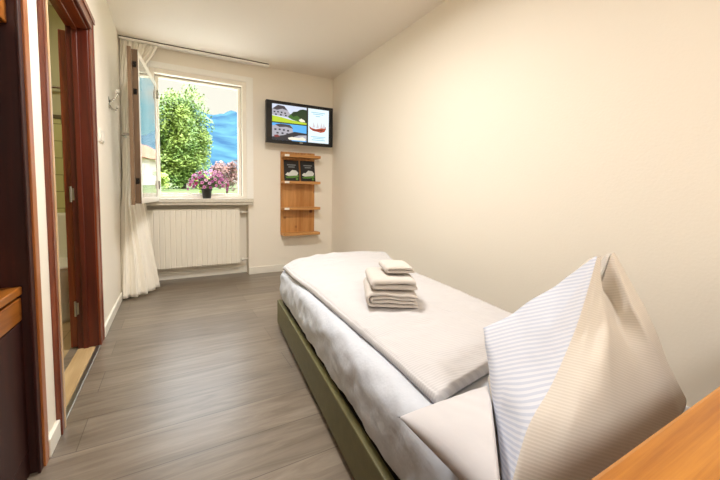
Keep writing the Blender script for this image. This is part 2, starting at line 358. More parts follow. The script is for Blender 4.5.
leaf = obj('door_leaf', b, red_wood, d, bevel=0.003, loc=(XL - 0.124, 2.357, 0))
for z in (0.25, 0.93):
    b = B(); tube(b, [(XL - 0.108, 2.334, z - 0.045), (XL - 0.108, 2.334, z + 0.045)], 0.006); box(b, XL - 0.103, XL - 0.092, 2.335, 2.337, z - 0.035, z + 0.035)
    obj('hinge', b, steel, d, False)

# ------------------------------------------------------------------ window
w = bpy.data.objects.new('window_1', None); C.objects.link(w); w['kind'] = 'structure'
b = B()   # flat casing round the opening
box(b, 0.775, 0.85, YB - 0.016, YB + 0.0, 0.885, 2.245); box(b, -0.24, -0.175, YB - 0.016, YB, 0.885, 2.245); box(b, -0.175, 0.775, YB - 0.016, YB, 2.185, 2.245)
obj('casing', b, white_paint, w, bevel=0.004)
b = B()   # splayed lining and fixed frame
def quad_ring(b, x0, x1, z0, z1, y, X0, X1, Z0, Z1, Y):
    a = [b.verts.new(p) for p in ((x0, y, z0), (x1, y, z0), (x1, y, z1), (x0, y, z1))]
    c = [b.verts.new(p) for p in ((X0, Y, Z0), (X1, Y, Z0), (X1, Y, Z1), (X0, Y, Z1))]
    for i in range(4): b.faces.new((a[i], a[(i + 1) % 4], c[(i + 1) % 4], c[i]))
def frame_ring(b, x0, x1, z0, z1, wd, y0, y1, bot=None):
    bw = bot or wd
    box(b, x0, x0 + wd, y0, y1, z0, z1); box(b, x1 - wd, x1, y0, y1, z0, z1); box(b, x0 + wd, x1 - wd, y0, y1, z1 - wd, z1); box(b, x0 + wd, x1 - wd, y0, y1, z0, z0 + bw)
frame_ring(b, WX0, WX1, WZ0 + 0.02, WZ1, 0.045, YB - 0.005, YB + 0.06, 0.03)
frame_ring(b, WX0 + 0.01, WX1 - 0.01, WZ0 + 0.02, WZ1, 0.068, YB + 0.06, YB + 0.12, 0.055)
obj('window_frame', b, white_gloss, w, bevel=0.004)
b = B(); frame_ring(b, WX0 + 0.036, WX1 - 0.036, WZ0 + 0.04, WZ1 - 0.04, 0.012, YB + 0.052, YB + 0.06); obj('rubber_seal', b, mat('grey_seal', lin(150, 140, 122), 0.6), w)
b = B(); box(b, -0.245, 0.838, 3.64, 3.80, 0.842, 0.885); box(b, -0.245, 0.838, 3.655, 3.80, 0.815, 0.842); obj('window_sill', b, sill_m, w, bevel=0.006)
# the sash, swung into the room
SW, SZ0, SZ1, TH = 0.775, 0.858, 2.015, 0.066
b = B()
fr = 0.045
box(b, 0, fr, 0, TH, SZ0, SZ1); box(b, SW - fr, SW, 0, TH, SZ0, SZ1); box(b, fr, SW - fr, 0, TH, SZ1 - fr, SZ1); box(b, fr, SW - fr, 0, TH, SZ0, SZ0 + fr)
sash = obj('sash', b, white_gloss, w, bevel=0.003, loc=(-0.115, 3.70, 0))
ang = math.atan2(-0.77, -0.094)
sash.location = (-0.112, 3.630, 0); sash.rotation_euler = (0, 0, ang)   # local +x runs to the free edge, local +y to the outer face
for v in sash.data.vertices: v.co.y -= TH
b = B(); box(b, SW - 0.0005, SW + 0.004, -0.040, 0.0, SZ0, SZ1 - 0.004); box(b, SW - 0.006, SW, -0.064, 0.0, SZ0, SZ0 + 0.02); obj('edge_strip', b, sash_wood, sash)
b = B(); box(b, SW - 0.0005, SW + 0.009, -0.068, -0.043, SZ0 - 0.01, SZ1 + 0.012); obj('edge_rebate', b, sash_wood2, sash)
b = B(); box(b, fr - 0.004, SW - fr + 0.004, -0.010, -0.006, SZ0 + fr - 0.004, SZ1 - fr + 0.004); obj('glass_pane', b, glass_m, sash)
for z in (1.03, 1.70, 1.90):
    b = B(); tube(b, [(SW + 0.003, -0.022, z), (SW + 0.016, -0.022, z)], [0.011, 0.009]); box(b, SW + 0.003, SW + 0.006, -0.034, -0.010, z - 0.022, z + 0.022); obj('locking_pin', b, dark_metal, sash)
b = B(); box(b, SW - 0.045, SW - 0.015, -TH - 0.008, -TH, 1.28, 1.47); tube(b, [(SW - 0.03, -TH, 1.385), (SW - 0.03, -TH - 0.05, 1.385), (SW - 0.045, -TH - 0.056, 1.38), (SW - 0.13, -TH - 0.056, 1.375)], [0.009, 0.009, 0.010, 0.008]); obj('sash_handle', b, steel, sash, True)
for z in (1.02, 1.90):
    b = B(); tube(b, [(0.0, 0.008, z - 0.04), (0.0, 0.008, z + 0.04)], 0.008); obj('sash_hinge', b, steel, sash, True)

# ------------------------------------------------------------------ radiator in its niche
t = thing('radiator', 'cream panel radiator with upright flutes under the window sill', 'radiator', (0.236, 3.77, 0))
b = B()
x0, x1, rz0, rz1, yf = -0.461, 0.461, 0.135, 0.765, -0.045
n = 18; pitch = (x1 - x0) / n; prof = []
for i in range(n):
    a = x0 + i * pitch
    prof += [(a, yf + 0.006), (a + 0.006, yf), (a + pitch - 0.006, yf), (a + pitch - 0.0005, yf + 0.006)]
rings = []
for z, dy in ((rz0, 0.012), (rz0 + 0.014, 0.0), (rz1 - 0.014, 0.0), (rz1, 0.012)):
    rings.append([b.verts.new((p[0], p[1] + dy, z)) for p in prof])
for i in range(3):
    for k in range(len(prof) - 1): b.faces.new((rings[i][k], rings[i][k + 1], rings[i + 1][k + 1], rings[i + 1][k]))
box(b, x0, x1, yf + 0.012, 0.035, rz0, rz1)
obj('panel', b, white_gloss, t)
b = B(); box(b, x0, x1, yf + 0.004, 0.04, rz1, rz1 + 0.006); obj('top_grille', b, white_gloss, t, bevel=0.002)
for z in (0.73, 0.18):
    b = B(); tube(b, [(x1 - 0.005, 0.0, z), (0.557, 0.0, z)], 0.010); tube(b, [(x1 + 0.02, 0, z), (x1 + 0.045, 0, z)], 0.016); obj('pipe', b, white_gloss, t, True)
b = B(); tube(b, [(x1 + 0.032, -0.005, 0.18), (x1 + 0.032, -0.045, 0.18)], [0.016, 0.019], 14); obj('valve', b, plastic_w, t, True)
for x in (-0.3, 0.3):
    b = B(); box(b, x - 0.02, x + 0.02, 0.035, 0.0785, 0.25, 0.65); obj('wall_bracket', b, white_gloss, t)

# ------------------------------------------------------------------ curtain and its rail
t = thing('curtain_rail', 'white ceiling curtain rail running above the window', 'curtain rail', (0.3, 3.655, H))
b = B(); box(b, -0.71, 0.71, -0.030, -0.006, -0.026, -0.009); box(b, -0.71, 0.71, 0.006, 0.030, -0.026, -0.009); obj('track', b, white_paint, t)
b = B(); box(b, -0.71, 0.71, -0.026, 0.026, -0.009, 0); box(b, -0.70, 0.70, -0.006, 0.006, -0.020, -0.009); obj('slot', b, dark_metal, t)
b = B(); box(b, 0.71, 0.716, -0.030, 0.030, -0.026, 0); obj('end_cap', b, plastic_w, t)
LV = [(2.372, [(-.403, 3.655), (-.30, 3.655), (-.20, 3.655), (-.09, 3.655)], .012),
      (2.29, [(-.403, 3.652), (-.31, 3.648), (-.22, 3.648), (-.125, 3.650)], .013),
      (2.19, [(-.403, 3.645), (-.34, 3.635), (-.27, 3.635), (-.185, 3.645)], .014),
      (2.08, [(-.403, 3.64), (-.35, 3.62), (-.29, 3.615), (-.225, 3.635)], .015),
      (1.60, [(-.403, 3.63), (-.365, 3.58), (-.31, 3.575), (-.240, 3.62)], .014),
      (1.10, [(-.403, 3.62), (-.375, 3.52), (-.32, 3.50), (-.250, 3.60)], .014),
      (0.86, [(-.403, 3.60), (-.385, 3.45), (-.32, 3.42), (-.240, 3.58)], .015),
      (0.55, [(-.402, 3.57), (-.392, 3.37), (-.29, 3.37), (-.200, 3.57)], .018),
      (0.25, [(-.402, 3.55), (-.395, 3.32), (-.25, 3.34), (-.165, 3.56)], .021),
      (0.018, [(-.402, 3.54), (-.396, 3.285), (-.225, 3.325), (-.135, 3.56)], .024)]
b = B(); rows = []; NU, NV = 132, 60
for j in range(NV + 1):
    f = j / NV * (len(LV) - 1); i = min(int(f), len(LV) - 2); g = f - i; g2 = g
    z = LV[i][0] * (1 - g) + LV[i + 1][0] * g
    ctrl = [Vector((p[0], p[1], 0)).lerp(Vector((q[0], q[1], 0)), g2) for p, q in zip(LV[i][1], LV[i + 1][1])]
    amp = LV[i][2] * (1 - g) + LV[i + 1][2] * g
    row = []
    for k in range(NU + 1):
        u = k / NU; p = smooth_curve(ctrl, u); q = smooth_curve(ctrl, min(u + .01, 1)) - smooth_curve(ctrl, max(u - .01, 0))
        nrm = Vector((q.y, -q.x, 0)).normalized()
        ph = u + 0.02 * math.sin(3 * z + 5 * u)
        o = amp * math.sin(2 * PI * 8 * ph) + 0.35 * amp * math.sin(2 * PI * 19 * ph + z)
        p = p + nrm * o; p.x = max(p.x, XL + 0.003); p.y = min(p.y, YB - 0.02)
        zz = z + (0.012 * math.sin(9 * u + 1) * max(0, 0.3 - z) if j > NV - 8 else 0)
        row.append(b.verts.new((p.x, p.y, max(zz, 0.012))))
    rows.append(row)
for j in range(NV):
    for k in range(NU): b.faces.new((rows[j][k], rows[j][k + 1], rows[j + 1][k + 1], rows[j + 1][k]))
cu = obj('curtain', b, curtain_m, smooth=True)
so = cu.modifiers.new('cloth', 'SOLIDIFY'); so.thickness = 0.002
tag(cu, 'white gathered curtain hanging in the corner behind the open window sash', 'curtain')

# ------------------------------------------------------------------ television on its arm
TX0, TX1, TZ0, TZ1, TY = 0.962, 1.792, 1.520, 1.990, 3.56
t = thing('television', 'black flat television showing hotel pictures, on the wall above the pine shelf', 'television', (TX0, TY, TZ0))
W, HH = TX1 - TX0, TZ1 - TZ0
b = B(); box(b, 0, W, 0.0, 0.045, 0, HH); box(b, 0.15, W - 0.15, 0.045, 0.065, 0.08, HH - 0.12); obj('housing', b, black, t, bevel=0.004)
b = B(); box(b, W / 2 - 0.02, W / 2 + 0.02, -0.003, 0.0, 0.012, 0.026); obj('maker_badge', b, steel, t)
def em(name, c, s=1.0): return mat(name, (0.02, 0.02, 0.02, 1), 0.3, emit=c, estr=s)
def emq(bm, u0, u1, v0, v1, y): # v from the top
    box(bm, u0 * W, u1 * W, y, y + 0.0004, HH * (1 - v1), HH * (1 - v0))
b = B(); emq(b, 0.075, 0.94, 0.075, 0.93, -0.0008); scr = obj('screen', b, em('screen_black', lin(10, 10, 14)), t)
def poly(name, pts, m, y):
    b = B(); prism(b, [(p[0] * W, HH * (1 - p[1])) for p in pts], y, y + 0.0003); return obj(name, b, m, scr)
e_sky = em('screen_sky', lin(206, 214, 232)); e_blue = em('screen_blue', lin(84, 170, 236)); e_grass = em('screen_grass', lin(176, 200, 40)); e_tree = em('screen_tree', lin(30, 52, 26))
e_house = em('screen_house', lin(168, 166, 176)); e_roof = em('screen_roof', lin(58, 52, 60)); e_white = em('screen_white', lin(222, 238, 246)); e_text = em('screen_text', lin(130, 190, 206)); e_red = em('screen_red', lin(168, 66, 36)); e_dk = em('screen_dark', lin(36, 36, 44)); e_cream = em('screen_cream', lin(232, 226, 206))
R4 = lambda a, b_, c, d_: [(a, c), (b_, c), (b_, d_), (a, d_)]
y0 = -0.0014
poly('picture', R4(.08, .58, .08, .50), e_sky, y0); poly('picture', R4(.08, .58, .525, .925), e_blue, y0); poly('flyer', R4(.605, .93, .08, .925), e_white, y0)
y1 = y0 - .0005; y2 = y1 - .0005; y3 = y2 - .0005
poly('picture_lawn', [(.08, .36), (.2, .38), (.38, .43), (.58, .455), (.58, .50), (.08, .50)], e_grass, y1)
poly('picture_tree', [(.34, .30), (.38, .22), (.44, .20), (.48, .15), (.53, .13), (.58, .14), (.58, .46), (.5, .44), (.4, .42), (.32, .38)], e_tree, y1)
poly('picture_house', [(.08, .2), (.28, .16), (.34, .30), (.33, .37), (.08, .34)], e_house, y1)
poly('picture_roof', [(.085, .20), (.16, .10), (.25, .11), (.30, .21), (.22, .18), (.15, .22)], e_roof, y2)
for q in ((.10, .25), (.15, .245), (.20, .25), (.25, .26), (.12, .31), (.19, .31), (.26, .315)):
    poly('picture_window', R4(q[0], q[0] + .025, q[1], q[1] + .035), e_dk, y2)
poly('picture_hedge', [(.30, .36), (.34, .28), (.38, .34), (.44, .30), (.5, .38), (.55, .42), (.48, .45), (.36, .41)], em('screen_leaf', lin(64, 104, 40)), y2)
poly('picture_bush', [(.46, .40), (.50, .36), (.55, .40), (.56, .44), (.48, .44)], e_cream, y3)
poly('picture_house', [(.08, .60), (.16, .56), (.36, .57), (.38, .72), (.58, .76), (.58, .90), (.08, .92)], e_house, y1)
poly('picture_roof', [(.12, .565), (.2, .535), (.33, .545), (.38, .63), (.28, .60), (.18, .62)], e_roof, y2)
poly('picture_street', [(.08, .86), (.25, .80), (.40, .70), (.58, .72), (.58, .76), (.46, .78), (.34, .86), (.36, .925), (.08, .925)], e_dk, y2)
for q in ((.11, .66), (.17, .655), (.23, .66), (.29, .67), (.14, .74), (.21, .74), (.28, .75)):
    poly('picture_window', R4(q[0], q[0] + .03, q[1], q[1] + .04), e_dk, y2)
poly('picture_cars', [(.30, .86), (.36, .83), (.46, .84), (.52, .81), (.57, .85), (.56, .905), (.32, .90)], e_cream, y3)
poly('picture_awning', [(.10, .82), (.16, .80), (.19, .85), (.12, .87)], em('screen_maroon', lin(120, 40, 44)), y3)
for v, a, c in ((.16, .65, .87), (.20, .68, .84), (.25, .72, .79), (.765, .65, .88), (.80, .68, .85), (.845, .66, .87)):
    poly('flyer_lines', R4(a, c, v, v + .016), e_text, y1)
poly('flyer_boat', [(.62, .52), (.66, .56), (.72, .58), (.80, .55), (.88, .50), (.885, .56), (.86, .63), (.80, .66), (.76, .645), (.68, .63), (.63, .58)], e_red, y1)
poly('flyer_boat_deck', [(.66, .585), (.76, .60), (.84, .58), (.82, .62), (.70, .615)], em('screen_brown', lin(100, 34, 24)), y2)
for q in (.67, .73, .79, .83):
    poly('flyer_sail', [(q, .55), (q + .02, .40), (q + .045, .54)], em('screen_sail%d' % int(q * 100), lin(206, 200, 204)), y2)
t = thing('television_mount', 'black wall arm behind the television', 'wall mount', (1.377, YB, 1.75))
b = B(); box(b, -0.06, 0.06, -0.012, 0, -0.12, 0.12); obj('wall_plate', b, black, t)
b = B(); box(b, -0.02, 0.02, -0.09, -0.012, -0.02, 0.02); obj('arm', b, black, t)
b = B(); box(b, -0.10, 0.10, -0.095, -0.088, -0.10, 0.10); obj('bracket_plate', b, black, t)

# ------------------------------------------------------------------ pine wall shelf with two leaflets
t = thing('wall_shelf', 'knotty pine wall shelf with four ledges below the television', 'shelf', (1.175, YB, 0.455))
b = B()
for k in range(3): box(b, k * 0.1455, (k + 1) * 0.1455 - 0.0012, -0.022, 0, 0, 0.99)
obj('back_board', b, pine, t)
for zt in (1.405, 1.095, 0.785, 0.478):
    b = B(); box(b, -0.004, 0.462, -0.150, -0.022, zt - 0.455 - 0.032, zt - 0.455); obj('ledge', b, pine_x, t, bevel=0.003)
for zt in (1.405, 1.095, 0.785):
    b = B(); box(b, 0.004, 0.062, -0.1515, -0.150, zt - 0.455 - 0.028, zt - 0.455 - 0.004); o = obj('price_tag', b, plastic_w, t); o['label'] = 'small white paper tag'
lb = mat('leaflet_black', lin(22, 22, 24), 0.35); lg = mat('leaflet_green', lin(88, 140, 50), 0.4); lw = mat('leaflet_print', lin(214, 218, 214), 0.4); lgr = mat('leaflet_grey', lin(120, 124, 126), 0.4)
for i, (x, lab) in enumerate(((1.203, 'left one of two black leaflets standing on the pine shelf'), (1.412, 'right one of two black leaflets standing on the pine shelf'))):
    t = thing('leaflet', lab, 'leaflet', (x, YB - 0.075, 1.0955), 0, 'leaflets on the pine shelf')
    t.rotation_euler = (math.radians(-10), 0, 0)
    b = B(); box(b, 0, 0.188, -0.004, 0, 0, 0.255); obj('cover', b, lb, t)
    b = B(); prism(b, [(0.012, 0.075), (0.04, 0.105), (0.06, 0.10), (0.10, 0.135), (0.15, 0.13), (0.176, 0.10), (0.16, 0.07), (0.05, 0.06)], -0.0046, -0.004); obj('picture', b, lw, t)
    b = B(); prism(b, [(0.012, 0.05), (0.06, 0.058), (0.12, 0.062), (0.176, 0.075), (0.176, 0.05), (0.1, 0.036), (0.03, 0.036)], -0.0052, -0.004); obj('meadow', b, lg, t)
    b = B()
    for k, (a, c) in enumerate(((0.04, 0.15), (0.055, 0.135))): box(b, a, c, -0.0046, -0.004, 0.19 - k * 0.025, 0.203 - k * 0.025)
    obj('title_lines', b, lgr, t)
    b = B(); tube(b, [(0.155, -0.004, 0.028), (0.155, -0.0056, 0.028)], 0.014, 16); obj('badge', b, lg, t)

# ------------------------------------------------------------------ flower pot on the sill
fx, fy, fz = 0.345, 3.705, 0.885
t = thing('potted_flowers', 'pink and purple asters in a dark pot on the window sill', 'potted plant', (fx, fy, fz))
pot = mat('pot_grey', lin(52, 52, 46), 0.5)
b = B(); lathe(b, [(0.040, 0), (0.042, 0.004), (0.052, 0.085), (0.056, 0.088), (0.057, 0.105), (0.053, 0.106), (0.050, 0.092), (0.01, 0.09)], 28); obj('pot', b, pot, t, True)
b = B(); R_ = random.Random(3)
for k in range(420):
    a = R_.uniform(0, 2 * PI); e = R_.uniform(-0.15, 1.35); r = R_.uniform(0.3, 0.93)
    c = Vector((0.02 + 0.185 * r * math.cos(a) * math.cos(e * .8), 0.10 * r * math.sin(a) * math.cos(e * .8) - 0.01, 0.13 + 0.125 * r * math.sin(e)))
    d1 = Vector((R_.uniform(-1, 1), R_.uniform(-1, 1), R_.uniform(-.3, 1))).normalized() * 0.022; d2 = d1.orthogonal().normalized() * 0.007
    vs = [b.verts.new(c + q) for q in (-d1, d2, d1, -d2)]; b.faces.new(vs)
for k in range(26):
    a = R_.uniform(0, 2 * PI); e = R_.uniform(0.1, 1.3)
    tube(b, [(0, 0, 0.085), (0.16 * math.cos(a) * math.cos(e) * .6, 0.07 * math.sin(a) * math.cos(e), 0.13 + 0.06 * math.sin(e)), (0.02 + 0.185 * math.cos(a) * math.cos(e) * .9, 0.10 * math.sin(a) * math.cos(e) - .01, 0.13 + 0.12 * math.sin(e))], 0.0018, 5)
lv = obj('foliage', b, mat('aster_leaf', lin(60, 84, 38), 0.6, col2=lin(96, 120, 54), nscale=30), t); lv['kind'] = 'stuff'
pm = [mat('petal_pink', lin(232, 148, 206), 0.6), mat('petal_purple', lin(184, 96, 164), 0.6), mat('petal_pale', lin(244, 190, 228), 0.6), mat('petal_magenta', lin(180, 56, 118), 0.6)]
eye = mat('aster_eye', lin(110, 60, 50), 0.7)
for k in range(96):
    g = (k + 0.5) / 96; e = math.asin(1 - 1.18 * g); a = k * 2.399963
    dv = Vector((math.cos(a) * math.cos(e), math.sin(a) * math.cos(e), math.sin(e)))
    c = Vector((0.02 + 0.205 * dv.x, 0.115 * dv.y - 0.015, 0.135 + 0.165 * dv.z)) + Vector((R_.uniform(-.012, .012), R_.uniform(-.008, .008), R_.uniform(-.012, .012)))
    nn = (dv + Vector((0, -0.35, 0.15))).normalized(); ax = nn.orthogonal().normalized(); ay = nn.cross(ax); rr = R_.uniform(0.016, 0.024)
    b = B(); n = 11
    for q in range(n):
        th = 2 * PI * q / n + k; u = ax * math.cos(th) + ay * math.sin(th); vv = nn.cross(u)
        pts = [c + u * rr * .2 + vv * rr * .08, c + u * rr * .75 + vv * rr * .24 + nn * .003, c + u * rr + nn * .002, c + u * rr * .75 - vv * rr * .24 + nn * .003, c + u * rr * .2 - vv * rr * .08]
        b.faces.new([b.verts.new(p) for p in pts]).material_index = 0
    for q in range(8):
        th = 2 * PI * q / 8; p1 = c + (ax * math.cos(th) + ay * math.sin(th)) * rr * .28; p2 = c + (ax * math.cos(th + PI / 4) + ay * math.sin(th + PI / 4)) * rr * .28
        b.faces.new([b.verts.new(p) for p in (p1 + nn * .002, p2 + nn * .002, c + nn * .006)]).material_index = 1
    obj('blossom', b, [pm[R_.choice((0, 0, 0, 1, 1, 2, 3))], eye], t)

# ------------------------------------------------------------------ hook and switch on the left wall
t = thing('coat_hook', 'chrome double coat hook on the left wall by the window', 'hook', (XL, 2.985, 1.625))
b = B(); lathe(b, [(0.014, 0), (0.016, 0.003), (0.010, 0.006)], 16, (0, 0, 0)); 
for v in b.verts: v.co = Vector((v.co.z, v.co.x, v.co.y * 3.2))
obj('plate', b, chrome, t, True)
b = B(); tube(b, [(0.004, 0, 0.01), (0.03, 0, 0.025), (0.055, 0, 0.055), (0.06, 0, 0.085)], [0.008, 0.007, 0.006, 0.006]); obj('upper_prong', b, chrome, t, True)
b = B(); tube(b, [(0.004, 0, -0.02), (0.02, 0, -0.045), (0.045, 0, -0.05), (0.056, 0, -0.03)], [0.008, 0.007, 0.006, 0.006]); obj('lower_prong', b, chrome, t, True)
b = B(); bmesh.ops.create_icosphere(b, subdivisions=2, radius=0.015, matrix=Matrix.Translation((0.06, 0, 0.094))); obj('knob', b, plastic_w, t, True)
b = B(); bmesh.ops.create_icosphere(b, subdivisions=2, radius=0.009, matrix=Matrix.Translation((0.057, 0, -0.026))); obj('knob', b, plastic_w, t, True)
t = thing('light_switch', 'white double light switch beside the bathroom door', 'switch', (XL, 2.615, 1.315))
b = B(); box(b, 0, 0.009, -0.08, 0.08, -0.042, 0.042); obj('plate', b, plastic_w, t, bevel=0.003)
for y in (-0.04, 0.04):
    b = B(); box(b, 0.009, 0.014, y - 0.03, y + 0.03, -0.03, 0.03); obj('rocker', b, plastic_w, t, bevel=0.002)

# ------------------------------------------------------------------ built-in wardrobe bay on the left
t = thing('wardrobe', 'dark mahogany open wardrobe bay with a shelf, at the left edge', 'wardrobe', (XL, 1.40, 0))
DX = -0.58
def wb(name, x0, x1, y0, y1, z0, z1, m, bev=0.002, par=None):
    b = B(); box(b, x0, x1, y0 - 1.40, y1 - 1.40, z0, z1); return obj(name, b, m, par or t, bevel=bev)
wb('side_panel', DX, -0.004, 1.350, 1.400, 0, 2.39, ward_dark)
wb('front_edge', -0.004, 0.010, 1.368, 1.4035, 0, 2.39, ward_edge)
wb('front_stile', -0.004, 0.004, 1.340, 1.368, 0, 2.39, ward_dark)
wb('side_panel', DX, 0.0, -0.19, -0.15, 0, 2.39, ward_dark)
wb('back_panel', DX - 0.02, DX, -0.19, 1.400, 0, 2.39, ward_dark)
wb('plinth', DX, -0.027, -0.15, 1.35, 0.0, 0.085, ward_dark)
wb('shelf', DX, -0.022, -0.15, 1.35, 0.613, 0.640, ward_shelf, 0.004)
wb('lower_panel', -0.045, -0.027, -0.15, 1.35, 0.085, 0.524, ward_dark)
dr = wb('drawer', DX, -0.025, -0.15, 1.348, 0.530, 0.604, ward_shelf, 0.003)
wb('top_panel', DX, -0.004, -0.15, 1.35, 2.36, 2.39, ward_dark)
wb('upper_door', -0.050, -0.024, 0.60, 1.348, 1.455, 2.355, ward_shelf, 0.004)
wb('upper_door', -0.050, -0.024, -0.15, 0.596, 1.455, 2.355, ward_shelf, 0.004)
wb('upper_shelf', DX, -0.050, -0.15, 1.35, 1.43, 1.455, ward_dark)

# ------------------------------------------------------------------ bed
BR_ = math.atan2(-0.1124, 0.9937)
BW, BL = 0.80, 2.05
F_ = Vector((0.662, 2.17, 0))
bed = thing('bed', 'low single bed base in olive green upholstery along the right wall', 'bed', F_, BR_)
b = B(); box(b, 0, 0.03, -BL, 0, 0.025, 0.192); obj('side_rail', b, olive, bed, bevel=0.006)
b = B(); box(b, BW - 0.03, BW, -BL, 0, 0.025, 0.192); obj('side_rail', b, olive, bed, bevel=0.006)
b = B(); box(b, 0.03, BW - 0.03, -0.03, 0, 0.025, 0.192); obj('foot_rail', b, olive, bed, bevel=0.006)
b = B(); box(b, 0.03, BW - 0.03, -BL, -BL + 0.03, 0.025, 0.192); obj('head_rail', b, olive, bed, bevel=0.006)
b = B(); box(b, 0.03, BW - 0.03, -BL + 0.03, -0.03, 0.10, 0.187); obj('platform', b, dark_metal, bed)
for x in (0.06, BW - 0.06):
    for y in (-0.08, -BL + 0.08):
        b = B(); tube(b, [(x, y, 0), (x, y, 0.10)], 0.02); obj('foot', b, dark_metal, bed)
def mfn(p):
    x, y, z = p; out = Vector(p)
    wgt = max(0, 1 - x / 0.06)
    out.x -= 0.012 * math.sin(PI * min(max(z / 0.23, 0), 1)) * wgt
    out.x += wgt * (0.007 * nz((y * 1.0, z * 2.5, x), 5.5, 3) + 0.007 * nz((y * 1.3 + z * 1.2, z - y * .4, x), 13, 9) + 0.004 * nz((y - z * 1.4, z * .6, x), 30, 7))
    k = 1 if z > 0.15 else 0
    out.z += k * (0.003 * nz((x, y, 0), 7, 1) + 0.003 * nz((x + y * .6, y * 2, 0), 15, 5))
    return out
b = soft_box(BW - 0.085, BL - 0.04, 0.23, 0.045, 26, 110, 8, mfn)
mt = obj('mattress', b, sheet_m, smooth=True); mt.location = F_ + Vector((0, 0, 0)); mt.rotation_euler = (0, 0, BR_)
for v in mt.data.vertices: v.co += Vector((0.022, -BL + 0.02, 0.190))
tag(mt, 'white sheeted mattress lying on the olive bed base', 'mattress')

# ------------------------------------------------------------------ duvet, folded on the mattress
Ledge = [Vector(p) for p in ((.672, 2.085, .455), (.655, 1.75, .455), (.636, 1.40, .455), (.618, 1.10, .455), (.600, .82, .455), (.582, .562, .455))]
Redge = [Vector(p) for p in ((1.525, 2.06, .487), (1.415, 1.70, .448), (1.365, 1.38, .438), (1.32, 1.09, .438), (1.28, .86, .44), (1.235, .66, .445))]
Fedge = [Vector(p) for p in ((.672, 2.085, .455), (.80, 2.115, .49), (1.0, 2.125, .508), (1.2, 2.12, .512), (1.38, 2.105, .508), (1.525, 2.06, .487))]
Nedge = [Vector(p) for p in ((.582, .562, .455), (.70, .582, .46), (.83, .602, .46), (.97, .62, .458), (1.10, .64, .453), (1.235, .66, .445))]
NU, NV = 90, 150; b = B(); top = []; bot = []; DTOP = []
def duv(u, v):
    l, r = smooth_curve(Ledge, v), smooth_curve(Redge, v); f, n_ = smooth_curve(Fedge, u), smooth_curve(Nedge, u)
    c = (l * (1 - u) + r * u) + (f * (1 - v) + n_ * v) - (Ledge[0] * (1 - u) * (1 - v) + Redge[0] * u * (1 - v) + Ledge[-1] * (1 - u) * v + Redge[-1] * u * v)
    return c
def warp(t_): return 0.5 - 0.5 * math.cos(PI * t_) if False else t_
def dens(i, n):
    t_ = i / n
    return t_ + 0.06 * math.sin(2 * PI * t_) * -1
for j in range(NV + 1):
    v = dens(j, NV); ta = []; ba = []
    for i in range(NU + 1):
        u = dens(i, NU); p = duv(u, v)
        eu = min(u, 1 - u) * 0.72; ev = min(v, 1 - v) * 1.5; e = min(eu, ev)
        h = (0.026 - 0.008 * max(0, 1 - u / 0.12)) * (1 - (1 - min(e / 0.018, 1)) ** 2.2)
        base = max(p.z - 0.028, 0.4285)
        wr = 0.005 * nz((p.x * 1.4, p.y * 0.8, 0), 5, 11) + 0.0035 * nz((p.x * .5 + p.y * .3, p.y * 1.6, 0), 16, 4) + 0.0022 * nz((p.x, p.y, 0), 34, 2) + 0.006 * max(0, 0.16 - abs(nz((p.x * .8 + p.y * .25, p.y * 1.2, 0), 7.5, 21))) / 0.16 * max(0, nz((p.x, p.y, 0), 3, 31) + .25)
        far = max(0, 1 - v / 0.22); wr += far * 0.007 * math.sin(26 * p.x + 7 * nz((p.x, p.y, 0), 4, 6)) * (0.4 + 0.6 * far)
        # long crease where the cover was folded
        cre = abs(u - 0.035 - 0.01 * math.sin(6 * v)); wr -= 0.004 * math.exp(-(cre / 0.008) ** 2) * (0 if v < .05 else 1)
        fold = abs((p.y - 1.45) - 0.12 * (p.x - 0.9)); wr -= 0.0035 * math.exp(-(fold / 0.010) ** 2)
        fold = abs((p.y - 1.86) - 0.05 * (p.x - 0.9)); wr -= 0.003 * math.exp(-(fold / 0.012) ** 2)
        sag = 0.012 * math.sin(PI * u) * math.sin(PI * v)
        side = 0.006 * math.sin(14 * v + 3 * math.sin(5 * v)) * max(0, 1 - u / .08)
        ta.append(b.verts.new((p.x + side, p.y, base + h + (wr + sag) * min(e / 0.03, 1))))
        ba.append(b.verts.new((p.x + side + (0.006 if u < .01 else 0), p.y, 0.4282 if not (0 < i < NU and 0 < j < NV) else base + 0.004)))
    top.append(ta); bot.append(ba); DTOP += [v_.co.copy() for v_ in ta]
for j in range(NV):
    for i in range(NU):
        b.faces.new((top[j][i], top[j][i + 1], top[j + 1][i + 1], top[j + 1][i]))
        b.faces.new((bot[j][i], bot[j + 1][i], bot[j + 1][i + 1], bot[j][i + 1]))
for j in range(NV):
    b.faces.new((top[j][0], top[j + 1][0], bot[j + 1][0], bot[j][0])); b.faces.new((top[j][NU], bot[j][NU], bot[j + 1][NU], top[j + 1][NU]))
for i in range(NU):
    b.faces.new((top[0][i], bot[0][i], bot[0][i + 1], top[0][i + 1])); b.faces.new((top[NV][i], top[NV][i + 1], bot[NV][i + 1], bot[NV][i]))
duv_m = stripes('duvet_satin_stripe', lin(207, 205, 206), lin(197, 195, 197), (0.10, 1, 0), 0.009, 0.72, 0.4)
dv_o = obj('duvet', b, duv_m, smooth=True)
tag(dv_o, 'white folded duvet spread over the mattress under the towels', 'duvet')

